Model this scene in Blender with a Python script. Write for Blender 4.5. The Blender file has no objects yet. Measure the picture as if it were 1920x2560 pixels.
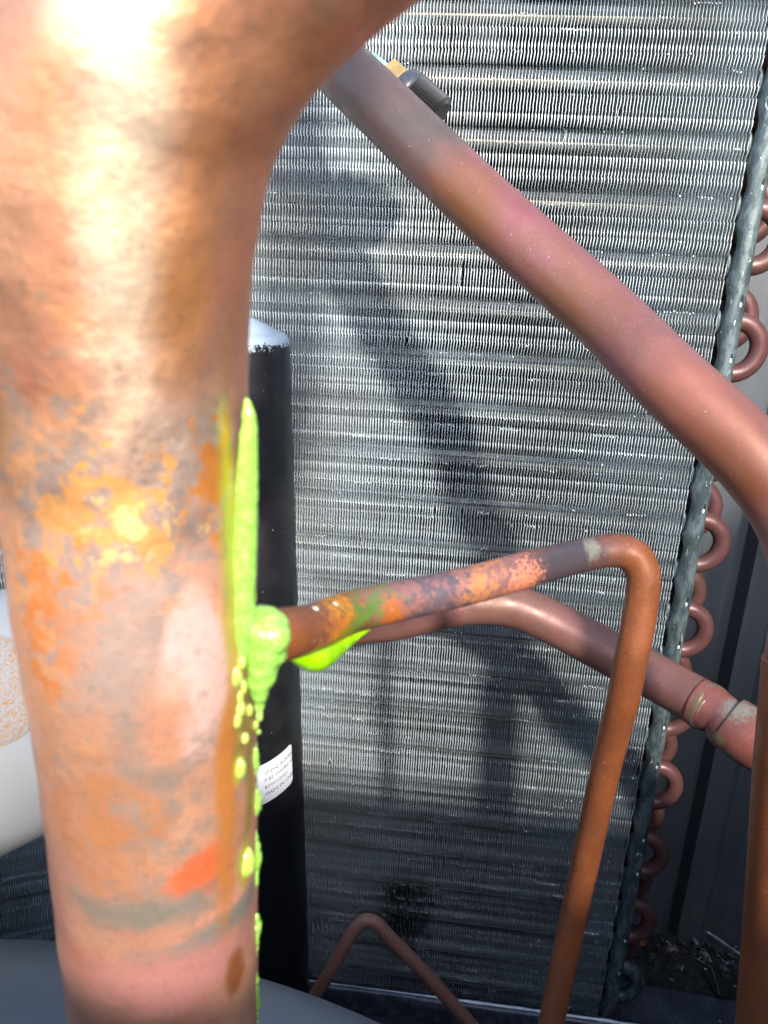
import bpy, bmesh, math, random
import numpy as np
from mathutils import Vector, noise as mnoise
R = math.radians
random.seed(7); RNG = np.random.default_rng(7)
sc = bpy.context.scene
COL = sc.collection

# ------------------------------------------------------------------ camera
FPX = 1961.47                       # focal length in photograph pixels (1920 x 2560)
PITCH, YAW, ROLL = R(18.16), R(5.71), R(2.74)
CAM = np.array([-.12258, -.39623, .47201])
_f = np.array([-math.sin(YAW)*math.cos(PITCH), math.cos(YAW)*math.cos(PITCH), -math.sin(PITCH)])
_r = np.array([math.cos(YAW), math.sin(YAW), 0.]); _u = np.cross(_r, _f)
AX = _r*math.cos(ROLL)+_u*math.sin(ROLL); AY = -_r*math.sin(ROLL)+_u*math.cos(ROLL); AZ = _f
def at(px, py, Z): return CAM+Z*(AZ+AX*(px-960)/FPX-AY*(py-1280)/FPX)
def on_y(px, py, Y):
    d = AZ+AX*(px-960)/FPX-AY*(py-1280)/FPX
    return CAM+d*(Y-CAM[1])/d[1]
def on_z(px, py, h):
    d = AZ+AX*(px-960)/FPX-AY*(py-1280)/FPX
    return CAM+d*(h-CAM[2])/d[2]
cam = bpy.data.cameras.new('camera'); camo = bpy.data.objects.new('camera', cam); COL.objects.link(camo)
from mathutils import Matrix
m = Matrix.Identity(4)
for i in range(3):
    m[i][0] = AX[i]; m[i][1] = AY[i]; m[i][2] = -AZ[i]; m[i][3] = CAM[i]
camo.matrix_world = m
cam.sensor_fit = 'HORIZONTAL'; cam.sensor_width = 36; cam.lens = 36*FPX/1920
cam.clip_start = .005; cam.clip_end = 50
cam.dof.use_dof = True; cam.dof.focus_distance = .34; cam.dof.aperture_fstop = 36
sc.camera = camo

# ------------------------------------------------------------------ light
SUN_EL, SUN_AZ = R(30), R(20)        # azimuth measured from straight behind the camera towards the right
w = bpy.data.worlds.new('World'); sc.world = w; w.use_nodes = True
nt = w.node_tree; bg = nt.nodes['Background']
sky = nt.nodes.new('ShaderNodeTexSky'); sky.sky_type = 'NISHITA'; sky.sun_disc = False
sky.sun_elevation = SUN_EL; sky.sun_rotation = math.pi-SUN_AZ
nt.links.new(sky.outputs[0], bg.inputs[0]); bg.inputs[1].default_value = .15
sl = bpy.data.lights.new('sun', 'SUN'); sl.energy = 1.5; sl.angle = R(3); sl.color = (1, .95, .86)
so = bpy.data.objects.new('sun', sl); COL.objects.link(so)
sd = Vector((math.sin(SUN_AZ)*math.cos(SUN_EL), -math.cos(SUN_AZ)*math.cos(SUN_EL), math.sin(SUN_EL)))
so.rotation_euler = sd.to_track_quat('Z', 'Y').to_euler(); so.location = (0, -2, 2)
sc.view_settings.view_transform = 'Standard'; sc.view_settings.look = 'None'
sc.view_settings.exposure = 1.85; sc.view_settings.gamma = 1
sc.render.engine = 'CYCLES'; sc.cycles.max_bounces = 8; sc.cycles.use_denoising = True

# ------------------------------------------------------------------ materials
class NT:
    def __init__(s, name):
        s.m = bpy.data.materials.new(name); s.m.use_nodes = True; s.t = s.m.node_tree
        s.b = s.t.nodes['Principled BSDF']; s.geo = s.t.nodes.new('ShaderNodeNewGeometry')
        s.pos = s.geo.outputs['Position']
    def n(s, typ, **kw):
        x = s.t.nodes.new(typ)
        for k, v in kw.items(): setattr(x, k, v)
        return x
    def link(s, a, b): s.t.links.new(a, b)
    def put(s, sock, v):
        if isinstance(v, (int, float)): sock.default_value = v
        elif isinstance(v, (tuple, list)): sock.default_value = (*v, 1) if len(v) == 3 and len(sock.default_value) == 4 else v
        else: s.link(v, sock)
    def noise(s, scale, detail=4, rough=.6, vec=None, dist=0, off=0):
        x = s.n('ShaderNodeTexNoise'); x.inputs['Scale'].default_value = scale
        x.inputs['Detail'].default_value = detail; x.inputs['Roughness'].default_value = rough
        x.inputs['Distortion'].default_value = dist
        v = vec or s.pos
        if off:
            a = s.n('ShaderNodeVectorMath', operation='ADD'); s.put(a.inputs[0], v); a.inputs[1].default_value = (off, off*.7, -off*.3); v = a.outputs[0]
        s.link(v, x.inputs['Vector']); return x.outputs['Fac']
    def ramp(s, v, a, b, lo=0., hi=1.):
        x = s.n('ShaderNodeMapRange', interpolation_type='SMOOTHSTEP'); s.put(x.inputs[0], v)
        x.inputs[1].default_value = a; x.inputs[2].default_value = b; x.inputs[3].default_value = lo; x.inputs[4].default_value = hi
        return x.outputs[0]
    def math(s, op, a, b=0.):
        x = s.n('ShaderNodeMath', operation=op); s.put(x.inputs[0], a); s.put(x.inputs[1], b); return x.outputs[0]
    def mix(s, f, a, b):
        x = s.n('ShaderNodeMix', data_type='RGBA'); s.put(x.inputs[0], f); s.put(x.inputs[6], a); s.put(x.inputs[7], b); return x.outputs[2]
    def scale(s, v, k):
        x = s.n('ShaderNodeVectorMath', operation='MULTIPLY'); s.put(x.inputs[0], v); x.inputs[1].default_value = k; return x.outputs[0]
    def blob(s, c, rad, soft=.25, ns=300, amp=.5, detail=5, bias=0.):
        a = s.n('ShaderNodeVectorMath', operation='SUBTRACT'); s.link(s.pos, a.inputs[0]); a.inputs[1].default_value = tuple(c)
        v = s.scale(a.outputs[0], tuple(1/q for q in rad))
        l = s.n('ShaderNodeVectorMath', operation='LENGTH'); s.link(v, l.inputs[0])
        nn = s.math('MULTIPLY', s.math('SUBTRACT', s.noise(ns, detail, .65, off=c[0]*37+c[2]*11), .5), amp*2)
        d = s.math('ADD', s.math('ADD', l.outputs['Value'], nn), bias)
        return s.ramp(d, 1+soft, 1-soft)
    def specks(s, scale, size, seedoff=0):
        x = s.n('ShaderNodeTexVoronoi'); x.inputs['Scale'].default_value = scale; s.link(s.pos, x.inputs['Vector'])
        g = s.ramp(x.outputs['Distance'], size, size*.6)
        c = s.n('ShaderNodeSeparateColor'); s.link(x.outputs['Color'], c.inputs[0])
        return s.math('MULTIPLY', g, s.ramp(c.outputs[0], .58, .62))
    def bump(s, h, strength=.3, dist=.0003):
        x = s.n('ShaderNodeBump'); x.inputs['Strength'].default_value = strength; x.inputs['Distance'].default_value = dist
        s.link(h, x.inputs['Height']); s.link(x.outputs[0], s.b.inputs['Normal'])
    def done(s, color, rough=.5, metal=0., **kw):
        s.put(s.b.inputs['Base Color'], color); s.put(s.b.inputs['Roughness'], rough); s.put(s.b.inputs['Metallic'], metal)
        for k, v in kw.items(): s.put(s.b.inputs[k.replace('_', ' ')], v)
        return s.m

def oxide_copper(name, a, b, c=None, rough=.5, metal=.35, speck=1., extra=None, ns=60):
    t = NT(name)
    col = t.mix(t.ramp(t.noise(ns, 5), .38, .62), a, b)
    if c: col = t.mix(t.ramp(t.noise(ns*.5, 4, off=3.1), .5, .68), col, c)
    col = t.mix(t.math('MULTIPLY', t.ramp(t.noise(2600, 3, .7), .35, .75), .5), col, tuple(min(1, q*1.6+.02) for q in a))
    col = t.mix(t.math('MULTIPLY', t.ramp(t.noise(900, 4, .7, off=5), .5, .8), .45), col, tuple(q*.4 for q in b))
    if extra: col = extra(t, col)
    sp = t.math('MULTIPLY', t.specks(330, .09), speck)
    col = t.mix(t.math('MULTIPLY', sp, .5), col, (.6, .5, .42))
    sp2 = t.math('MULTIPLY', t.specks(760, .1), speck*.7)
    col = t.mix(sp2, col, (.6, .42, .33))
    rg = t.ramp(t.noise(140, 4, off=9), .3, .7, rough-.1, rough+.12)
    t.bump(t.noise(1600, 4, .7), .25, .0002)
    return t.done(col, rg, metal*.6)

M = {}
def px_r(r, Z): return r*Z/FPX
# near pipe: centre line, width measured in the photograph -> depth for a 34.9 mm pipe
BIG = [(1080,-620,.0805),(860,-440,.0815),(660,-270,.083),(500,-90,.0855),(390,90,.088),(322,280,.092),(295,500,.0965),(288,760,.103),(298,980,.108),(319,1202,.1125),(349,1560,.1200),(378,1900,.131),(420,2560,.1535),(452,3050,.176),(480,3600,.205)]
def big_blob(t, px, py, rx, ry, **k):
    ys = [q[1] for q in BIG]; zs = [q[2] for q in BIG]; xs = [q[0] for q in BIG]
    Z = float(np.interp(py, ys, zs)); xc = float(np.interp(py, ys, xs))
    rp = .01745*FPX/Z; off = max(-.95, min(.95, (px-xc)/rp))
    Zs = Z-.01745*math.sqrt(1-off*off)
    c = at(px, py, Zs)
    return t.blob(c, (px_r(rx, Zs), px_r(rx, Zs)*1.2, px_r(ry, Zs)), **k)
def mk_big():
    t = NT('suction_copper')
    col = t.mix(t.ramp(t.noise(45, 5), .3, .7), (.62, .27, .17), (.76, .37, .22))
    col = t.mix(t.math('MULTIPLY', t.ramp(t.noise(60, 6, off=2.2), .48, .7), .6), col, (.84, .40, .18))
    col = t.mix(t.math('MULTIPLY', t.ramp(t.noise(55, 6, .7, off=6.2), .5, .75), .5), col, (.45, .30, .25))
    col = t.mix(t.math('MULTIPLY', t.ramp(t.noise(240, 5, .7, off=8.2), .5, .75), .4), col, (.38, .25, .20))
    L = [  # px, py, rx, ry, colour, opts
        (310,330,125,480,(.97,.78,.62),dict(soft=.9,ns=60,amp=.7)),  # white sun highlight column painted into the copper colour
        (325,820,95,330,(.96,.74,.56),dict(soft=.8,ns=50,amp=1.1)),  # fading lower end of the painted highlight
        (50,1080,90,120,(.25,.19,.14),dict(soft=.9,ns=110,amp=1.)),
        (110,960,75,90,(.48,.16,.11),dict(soft=.7,ns=70,amp=.7)),
        (430,1180,200,180,(.54,.39,.31),dict(soft=.9,ns=90,amp=1.)),
        (170,1420,200,380,(.84,.38,.16),dict(soft=.9,ns=110,amp=1.2)),
        (260,1380,270,400,(.44,.30,.24),dict(soft=.5,ns=260,amp=2.6,bias=.3)),
        (290,1300,240,240,(.85,.38,.12),dict(soft=.15,ns=300,amp=2.6,bias=.55)),
        (330,1330,200,150,(.95,.56,.22),dict(soft=.15,ns=380,amp=2.6,bias=.85)),
        (190,1540,130,220,(.80,.25,.06),dict(soft=.4,ns=260,amp=2.2,bias=.2)),
        (560,1190,60,120,(.82,.28,.06),dict(soft=.3,ns=330,amp=2.6)),
        (330,1640,140,170,(.50,.34,.27),dict(soft=.9,ns=160,amp=1.3)),
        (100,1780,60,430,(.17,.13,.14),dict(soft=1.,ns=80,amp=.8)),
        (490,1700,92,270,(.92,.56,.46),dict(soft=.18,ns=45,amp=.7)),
        (400,1760,60,120,(.74,.33,.19),dict(soft=.5,ns=90,amp=1.)),
        (380,1990,160,280,(.42,.29,.22),dict(soft=.6,ns=200,amp=2.,bias=.2)),
        (280,2000,120,180,(.64,.26,.11),dict(soft=.7,ns=260,amp=2.)),
        (500,2160,80,85,(.95,.20,.07),dict(soft=.25,ns=90,amp=.8)),
        (565,2240,80,70,(.95,.40,.26),dict(soft=.25,ns=150,amp=.9)),
        (390,2230,190,50,(.34,.28,.21),dict(soft=.6,ns=130,amp=1.2)),
        (540,2310,160,42,(.36,.30,.24),dict(soft=.6,ns=130,amp=1.2)),
        (200,2190,60,210,(.46,.14,.12),dict(soft=.8,ns=90,amp=1.)),
        (270,2350,70,70,(.55,.14,.10),dict(soft=.9,ns=90,amp=1.)),
        (440,2410,200,85,(.70,.29,.24),dict(soft=.7,ns=80,amp=1.)),
        (300,2500,160,120,(.42,.20,.13),dict(soft=.8,ns=130,amp=1.2)),
        (578,2430,32,75,(.40,.13,.04),dict(soft=.4,ns=90,amp=.8)),
        (440,2570,70,60,(.38,.15,.04),dict(soft=.8,ns=120,amp=1.1)),
        (470,760,70,240,(.78,.34,.13),dict(soft=.9,ns=70,amp=1.2)),
        (520,450,90,220,(.74,.32,.15),dict(soft=.9,ns=60,amp=1.1)),
        (570,1900,34,560,(.75,.27,.06),dict(soft=.5,ns=70,amp=.8)),
        (585,1330,26,330,(.42,.50,.05),dict(soft=.9,ns=120,amp=.5)),
        (610,1780,30,130,(.30,.26,.04),dict(soft=.9,ns=200,amp=1.2)),
        (628,1960,16,300,(.38,.30,.05),dict(soft=.9,ns=200,amp=1.)),
        (600,1925,18,45,(.62,.60,.05),dict(soft=.6,ns=200,amp=.4)),
        (612,2160,30,60,(.62,.58,.05),dict(soft=.6,ns=200,amp=.4)),
    ]
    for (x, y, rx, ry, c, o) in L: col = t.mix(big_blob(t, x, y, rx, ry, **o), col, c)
    col = t.mix(t.math('MULTIPLY', t.ramp(t.noise(900, 4, .7, off=1), .52, .75), .5), col, (.22, .16, .15))
    rg = t.ramp(t.noise(120, 4, off=4), .3, .7, .36, .5)
    zz = t.n('ShaderNodeSeparateXYZ'); t.link(t.pos, zz.inputs[0]); mt = t.ramp(t.math('ADD', zz.outputs[2], t.math('MULTIPLY', t.math('SUBTRACT', t.noise(60, 4), .5), .06)), .425, .46, .4, .8)
    t.bump(t.noise(350, 4, .6), .35, .0006)
    return t.done(col, rg, mt)
M['big'] = mk_big()
M['discharge'] = None
def ex_dis(t, col):
    def bl(px, py, Z, r, c, **k):
        nonlocal col
        p = at(px, py, Z-.011); q = px_r(r, Z)
        col = t.mix(t.blob(p, (q, q*1.5, q), **k), col, c)
    bl(900,180,.29,170,(.10,.068,.06),soft=.8,ns=150,amp=.8)
    bl(1060,300,.275,110,(.10,.075,.065),soft=.8,ns=130,amp=.8)
    bl(1140,520,.27,110,(.20,.08,.035),soft=.8,ns=160,amp=.7)
    bl(1310,520,.27,60,(.22,.075,.08),soft=.8,ns=120,amp=.7)
    bl(1400,790,.25,120,(.19,.08,.04),soft=.8,ns=160,amp=.8)
    bl(1720,1010,.23,130,(.26,.09,.06),soft=.8,ns=120,amp=.6)
    bl(1870,1210,.22,150,(.20,.065,.03),soft=.8,ns=120,amp=.6)
    bl(1670,985,.22,24,(.24,.035,.05),soft=.5,ns=500,amp=1.)
    return col
M['discharge'] = oxide_copper('oxidised_copper_mauve', (.21,.083,.075), (.175,.072,.056), (.19,.07,.076), .42, .4, 1., ex_dis)
M['rust'] = oxide_copper('orange_brown_copper', (.23,.068,.020), (.17,.050,.017), (.19,.066,.028), .45, .3, 1.)
M['lower'] = oxide_copper('lower_pipe_copper', (.21,.09,.075), (.165,.074,.055), (.20,.10,.065), .4, .35, .7)
M['mauve'] = oxide_copper('dull_mauve_copper', (.22,.095,.07), (.175,.08,.06), None, .5, .3, 1.)
M['bend'] = oxide_copper('return_bend_copper', (.125,.05,.052), (.11,.045,.038), (.10,.053,.036), .38, .45, .3)
def ex_branch(t, col):
    def bl(px, py, Z, rx, c, ry=None, **k):
        nonlocal col
        p = at(px, py, Z-.0036); q = px_r(rx, Z)
        col = t.mix(t.blob(p, (q, q*1.8, px_r(ry or rx, Z)), **k), col, c)
    bl(1080,1480,.155,190,(.29,.125,.105),ry=120,soft=.5,ns=300,amp=.6)
    bl(1250,1440,.165,90,(.27,.115,.095),ry=100,soft=.5,ns=400,amp=.7)
    bl(1190,1450,.165,80,(.50,.19,.07),soft=.3,ns=600,amp=2.4,bias=.4)
    bl(1080,1480,.16,120,(.12,.085,.095),soft=.4,ns=500,amp=2.4,bias=.4)
    bl(1400,1395,.18,140,(.07,.055,.062),ry=75,soft=.6,ns=300,amp=.8)
    bl(1474,1374,.184,22,(.20,.19,.14),ry=26,soft=.4,ns=900,amp=1.2)
    bl(1402,1398,.18,9,(.8,.24,.13),soft=.1,ns=900,amp=1.)
    bl(1300,1440,.17,45,(.65,.22,.12),soft=.1,ns=1300,amp=2.2)
    bl(750,1590,.135,70,(.30,.13,.085),ry=80,soft=.5,ns=300,amp=.7)
    bl(830,1560,.14,66,(.55,.18,.02),ry=66,soft=.5,ns=500,amp=1.8)
    bl(815,1540,.14,55,(.80,.34,.02),ry=60,soft=.3,ns=700,amp=2.4,bias=.3)
    bl(905,1535,.148,80,(.11,.20,.035),ry=60,soft=.6,ns=450,amp=2.4,bias=.35)
    bl(905,1570,.148,34,(.20,.10,.035),ry=30,soft=.5,ns=700,amp=1.5)
    bl(745,1640,.13,26,(.16,.34,.03),ry=22,soft=.9,ns=600,amp=1.)
    bl(800,1628,.133,34,(.13,.34,.02),ry=20,soft=.9,ns=600,amp=1.)
    bl(860,1600,.138,30,(.13,.34,.02),ry=18,soft=.9,ns=600,amp=1.)
    bl(915,1572,.142,26,(.13,.32,.02),ry=16,soft=.9,ns=600,amp=1.)
    bl(980,1545,.15,24,(.45,.13,.03),ry=60,soft=.5,ns=900,amp=1.3)
    bl(1005,1565,.15,30,(.5,.14,.03),ry=26,soft=.4,ns=900,amp=1.6)
    bl(830,1605,.14,40,(.62,.19,.03),soft=.4,ns=900,amp=1.6)
    return col
M['branch'] = oxide_copper('branch_tube_copper', (.23,.068,.020), (.17,.050,.017), (.19,.066,.028), .4, .3, 1., ex_branch)

def simple(name, col, rough=.5, metal=0., var=.25, ns=80, bump=0., bs=600, **kw):
    t = NT(name)
    c = t.mix(t.ramp(t.noise(ns, 5), .3, .7), tuple(q*(1-var) for q in col), tuple(min(1, q*(1+var)) for q in col))
    if bump: t.bump(t.noise(bs, 4), bump, .0003)
    return t.done(c, rough, metal, **kw)
# aluminium fins: dusty patches, tiny glints
def mk_fin():
    t = NT('fin_aluminium')
    col = t.mix(t.ramp(t.noise(18, 5), .4, .65), (.60, .67, .71), (.50, .54, .56))
    v = t.scale(t.pos, (1, 1, 5.))
    col = t.mix(t.math('MULTIPLY', t.ramp(t.noise(60, 6, .7, vec=v), .5, .72), .45), col, (.30, .26, .21))
    col = t.mix(t.math('MULTIPLY', t.ramp(t.noise(30, 5, .7, off=7), .62, .78), .3), col, (.2, .19, .18))
    col = t.mix(t.math('MULTIPLY', t.blob(on_y(1010, 2290, 0), (.016, .05, .028), soft=.5, ns=120, amp=1.), .85), col, (.05, .05, .055))
    rg = t.ramp(t.noise(500, 3, off=2), .35, .65, .38, .6)
    return t.done(col, rg, .3)
M['fin'] = mk_fin()
M['burr'] = simple('bright_aluminium', (.85, .88, .88), .35, .2)
M['sleeve'] = simple('tube_collar_aluminium', (.30, .32, .33), .4, .4)
M['coil_tube'] = simple('coil_tube_copper', (.85, .76, .62), .28, .6)
def mk_galv():
    t = NT('galvanised_steel')
    v = t.scale(t.pos, (1, 1, .35))
    col = t.mix(t.ramp(t.noise(260, 5, .7, vec=v), .42, .6), (.06, .085, .09), (.15, .19, .20))
    col = t.mix(t.ramp(t.noise(420, 5, .7, vec=v, off=3), .62, .69), col, (.6, .64, .66))
    t.bump(t.noise(700, 3), .3, .0003)
    return t.done(col, .45, .4)
M['galv'] = mk_galv()
M['dark_hole'] = simple('dark_hole', (.012, .012, .014), .7)
def mk_wall():
    t = NT('slate_grey_paint')
    col = t.mix(t.ramp(t.noise(12, 4), .3, .7), (.075, .085, .096), (.100, .110, .122))
    v = t.scale(t.pos, (1, 1, .06))
    col = t.mix(t.math('MULTIPLY', t.ramp(t.noise(150, 4, vec=v), .5, .75), .3), col, (.17, .18, .18))
    d = t.n('ShaderNodeSeparateXYZ'); t.link(t.pos, d.inputs[0])
    low = t.math('MULTIPLY', t.ramp(d.outputs[2], .09, .0), t.ramp(t.noise(60, 5), .42, .7))
    col = t.mix(low, col, (.16, .14, .11))
    col = t.mix(t.specks(500, .08), col, (.45, .45, .42))
    t.bump(t.noise(900, 3), .1, .0002)
    return t.done(col, .45, 0.)
M['wall'] = mk_wall()
def mk_pan():
    t = NT('dusty_base_pan')
    col = t.mix(t.ramp(t.noise(30, 5), .35, .65), (.035, .04, .055), (.075, .08, .10))
    col = t.mix(t.ramp(t.noise(55, 6, .7, off=3), .55, .72), col, (.15, .125, .11))
    col = t.mix(t.ramp(t.noise(420, 4, .6, off=6), .66, .74), col, (.32, .32, .32))
    t.bump(t.noise(500, 5), .4, .0006)
    return t.done(col, .5, 0.)
M['pan'] = mk_pan()
M['pan_black'] = simple('shade_black_pan', (.02, .021, .027), .35, 0., .3, 60, .1)  # near-black colour standing in for shade on the front pan floor
def mk_lip():
    t = NT('tray_lip_paint')
    col = t.mix(t.ramp(t.noise(140, 5), .45, .6), (.035, .04, .055), (.07, .08, .10))
    return t.done(col, .25, .2)
M['lip'] = mk_lip()
def mk_tank():
    t = NT('glossy_black_paint')
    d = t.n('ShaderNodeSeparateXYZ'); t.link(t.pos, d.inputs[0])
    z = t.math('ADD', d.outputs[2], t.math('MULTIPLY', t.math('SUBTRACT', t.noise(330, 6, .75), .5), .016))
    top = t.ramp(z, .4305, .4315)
    col = t.mix(t.ramp(t.noise(60, 5), .4, .7), (.014, .014, .017), (.026, .025, .028))
    col = t.mix(t.specks(260, .07), col, (.5, .5, .5))
    col = t.mix(top, col, (.40, .48, .55))  # ragged sky reflection on the top, put into the colour
    t.bump(t.noise(500, 4), .12, .0003)
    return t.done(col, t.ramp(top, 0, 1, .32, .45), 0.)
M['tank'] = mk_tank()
M['paper'] = simple('white_label_paper', (.72, .74, .80), .5, 0, .03)
M['ink'] = simple('black_ink', (.03, .03, .035), .6)
def mk_comp():
    t = NT('blue_grey_paint')
    col = t.mix(t.ramp(t.noise(14, 3), .3, .7), (.16, .18, .20), (.20, .22, .24))
    col = t.mix(t.specks(200, .05), col, (.6, .65, .6))
    t.bump(t.noise(700, 3), .08, .0002)
    return t.done(col, .38, 0.)
M['comp'] = mk_comp()
M['motor'] = simple('pale_grey_paint', (.38, .39, .40), .4, 0, .05, 20, .06, 900)
def mk_stick():
    t = NT('scratched_sticker')
    v = t.scale(t.pos, (1, 1, 2.))
    n1 = t.noise(420, 6, .75, vec=v, dist=2.5)
    d = t.n('ShaderNodeSeparateXYZ'); t.link(t.pos, d.inputs[0])
    k = t.math('ADD', n1, t.ramp(d.outputs[2], .345, .31, -.05, .06))
    col = t.mix(t.ramp(k, .44, .51), (.52, .52, .52), (.62, .31, .10))
    col = t.mix(t.ramp(t.noise(600, 5, .7, vec=v, off=3, dist=2), .62, .7), col, (.4, .36, .3))
    return t.done(col, .45, .1)
M['sticker'] = mk_stick()
def mk_foam(name, base, wet=.25, trans=.35):
    t = NT(name)
    col = t.mix(t.ramp(t.noise(500, 4), .4, .7), base, tuple(min(1, q*1.35+.03) for q in base))
    v = t.n('ShaderNodeTexVoronoi'); v.inputs['Scale'].default_value = 1500; t.link(t.pos, v.inputs['Vector'])
    col = t.mix(t.math('MULTIPLY', t.ramp(v.outputs['Distance'], .35, .7), .15), col, (.7, .9, .4))
    t.bump(v.outputs['Distance'], .15, .0001)
    return t.done(col, wet, 0., Subsurface_Weight=trans, Subsurface_Radius=(.6, 1., .2), Subsurface_Scale=.003, Coat_Weight=.9, Coat_Roughness=.06)
M['foam'] = mk_foam('green_foam', (.26, .55, .06))
M['foam_drop'] = mk_foam('yellow_green_foam', (.42, .55, .08))
def mk_drip():
    t = NT('green_liquid_drip')
    col = t.mix(t.ramp(t.noise(300, 3), .35, .65), (.30, .66, .0), (.40, .80, .01))
    return t.done(col, .12, 0., Subsurface_Weight=.3, Subsurface_Radius=(.6, 1., .2), Subsurface_Scale=.002, Coat_Weight=.6)
M['drip'] = mk_drip()
M['glint'] = simple('glint_white', (.85, .88, .70), .08, 0, .05, 300, Coat_Weight=1.)  # near-white colour for the glints on the tube root
M['brass'] = simple('brass', (.50, .33, .13), .35, .6, .2, 300)
M['teal'] = simple('verdigris', (.28, .50, .46), .7, 0, .4, 500, .5)
M['rubber'] = simple('dark_grey_rubber', (.045, .05, .06), .35, 0, .2, 300)
M['capblack'] = simple('black_plastic', (.018, .018, .02), .4, 0, .2, 300)
def ex_sw(t, col):
    for (px, py, r, c) in ((1845,1775,34,(.22,.20,.16)), (1870,1790,22,(.26,.25,.21)), (1790,1850,20,(.16,.13,.07)), (1822,1890,18,(.15,.13,.08)), (1760,1760,20,(.19,.16,.08))):
        col = t.mix(t.blob(at(px, py, .293), (px_r(r, .293),)*3, soft=.5, ns=600, amp=1.1), col, c)
    return col
M['solder'] = oxide_copper('braze_residue', (.19,.10,.075), (.15,.105,.05), (.20,.18,.15), .38, .35, 0., None, 260)
M['swage'] = oxide_copper('swage_copper', (.24,.075,.055), (.20,.065,.047), (.13,.05,.05), .42, .3, .3, ex_sw)
M['leaf'] = simple('dry_leaf', (.42, .13, .03), .7, 0, .5, 500)
M['deadleaf'] = simple('rotten_leaf', (.014, .013, .012), .8, 0, .4, 300)
M['straw'] = simple('pale_straw', (.42, .38, .30), .7, 0, .5, 400)
M['chip'] = simple('debris_chip', (.09, .08, .07), .7, 0, .9, 300)
M['soil'] = simple('dark_soil', (.02, .018, .016), .9, 0, .7, 250, .8, 500)

# ------------------------------------------------------------------ builders
def mesh_obj(name, v, f, mat, parent=None, base=(0, 0, 0), smooth=True, mats=None, midx=None):
    me = bpy.data.meshes.new(name); v = np.asarray(v, float)-np.asarray(base)
    me.from_pydata([tuple(q) for q in v], [], [tuple(q) for q in f])
    for mm in (mats or [mat]): me.materials.append(mm)
    if midx is not None: me.polygons.foreach_set('material_index', midx)
    if smooth: me.polygons.foreach_set('use_smooth', [True]*len(me.polygons))
    me.update()
    o = bpy.data.objects.new(name, me); COL.objects.link(o)
    if parent is not None: o.parent = parent
    else: o.location = base
    return o
def thing(name, label, cat, base, group=None):
    o = bpy.data.objects.new(name, None); COL.objects.link(o); o.location = tuple(base); o.empty_display_size = .01
    o['label'] = label; o['category'] = cat
    if group: o['group'] = group
    return o
def tag(o, label, cat, group=None):
    o['label'] = label; o['category'] = cat
    if group: o['group'] = group
    return o
def structure(o): o['kind'] = 'structure'; return o
def catmull(P, n):
    P = np.asarray(P, float); out = []
    Q = np.vstack([2*P[0]-P[1], P, 2*P[-1]-P[-2]])
    for i in range(len(P)-1):
        p0, p1, p2, p3 = Q[i:i+4]
        for j in range(n):
            t = j/n
            out.append(.5*((2*p1)+(-p0+p2)*t+(2*p0-5*p1+4*p2-p3)*t*t+(-p0+3*p1-3*p2+p3)*t**3))
    out.append(P[-1]); return np.array(out)
def sweep(P, rad, seg=32, wob=0., caps=True, wseed=0):
    P = np.asarray(P, float); n = len(P); rad = np.broadcast_to(rad, (n,))
    T = np.gradient(P, axis=0); T /= np.linalg.norm(T, axis=1)[:, None]
    N = np.cross(T[0], [0, 0, 1.]);
    if np.linalg.norm(N) < .1: N = np.cross(T[0], [0, 1., 0])
    N /= np.linalg.norm(N); V = []
    ang = np.linspace(0, 2*np.pi, seg, endpoint=False)
    for i in range(n):
        N = N-T[i]*(N@T[i]); N /= np.linalg.norm(N); B = np.cross(T[i], N)
        for a in ang:
            d = N*math.cos(a)+B*math.sin(a); r = rad[i]
            if wob: r *= 1+wob*mnoise.noise(Vector((P[i]+d*r)*120+wseed))
            V.append(P[i]+d*r)
    F = [(i*seg+j, i*seg+(j+1) % seg, (i+1)*seg+(j+1) % seg, (i+1)*seg+j) for i in range(n-1) for j in range(seg)]
    if caps: F += [tuple(range(seg-1, -1, -1)), tuple(range((n-1)*seg, n*seg))]
    return np.array(V), F
def pipe_pts(L, n=8): # L: (px,py,Z[,r])
    A = np.array([list(at(q[0], q[1], q[2]))+[q[3] if len(q) > 3 else 0] for q in L]); return catmull(A, n)
def box(x0, x1, y0, y1, z0, z1):
    v = [(x, y, z) for x in (x0, x1) for y in (y0, y1) for z in (z0, z1)]
    f = [(0,1,3,2),(4,6,7,5),(0,4,5,1),(2,3,7,6),(0,2,6,4),(1,5,7,3)]
    return v, f
def lathe(prof, c, axis, seg=40):  # prof: (along, radius)
    axis = Vector(axis).normalized(); a = axis.orthogonal().normalized(); b = axis.cross(a); c = Vector(c); V = []
    for (h, r) in prof:
        for j in range(seg):
            t = 2*math.pi*j/seg; V.append(tuple(c+axis*h+(a*math.cos(t)+b*math.sin(t))*r))
    n = len(prof)
    F = [(i*seg+j, i*seg+(j+1) % seg, (i+1)*seg+(j+1) % seg, (i+1)*seg+j) for i in range(n-1) for j in range(seg)]
    F += [tuple(range(seg-1, -1, -1)), tuple(range((n-1)*seg, n*seg))]
    return V, F

# ------------------------------------------------------------------ the cabinet (setting)
v, f = box(-.75, .32, -.46, .20, -.002, 0); structure(mesh_obj('base_pan', v, f, M['pan'], smooth=False))
v, f = box(-.75, .32, -.4, -.013, .0002, .003); structure(mesh_obj('pan_floor_front_shade', v, f, M['pan_black'], smooth=False))
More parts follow.
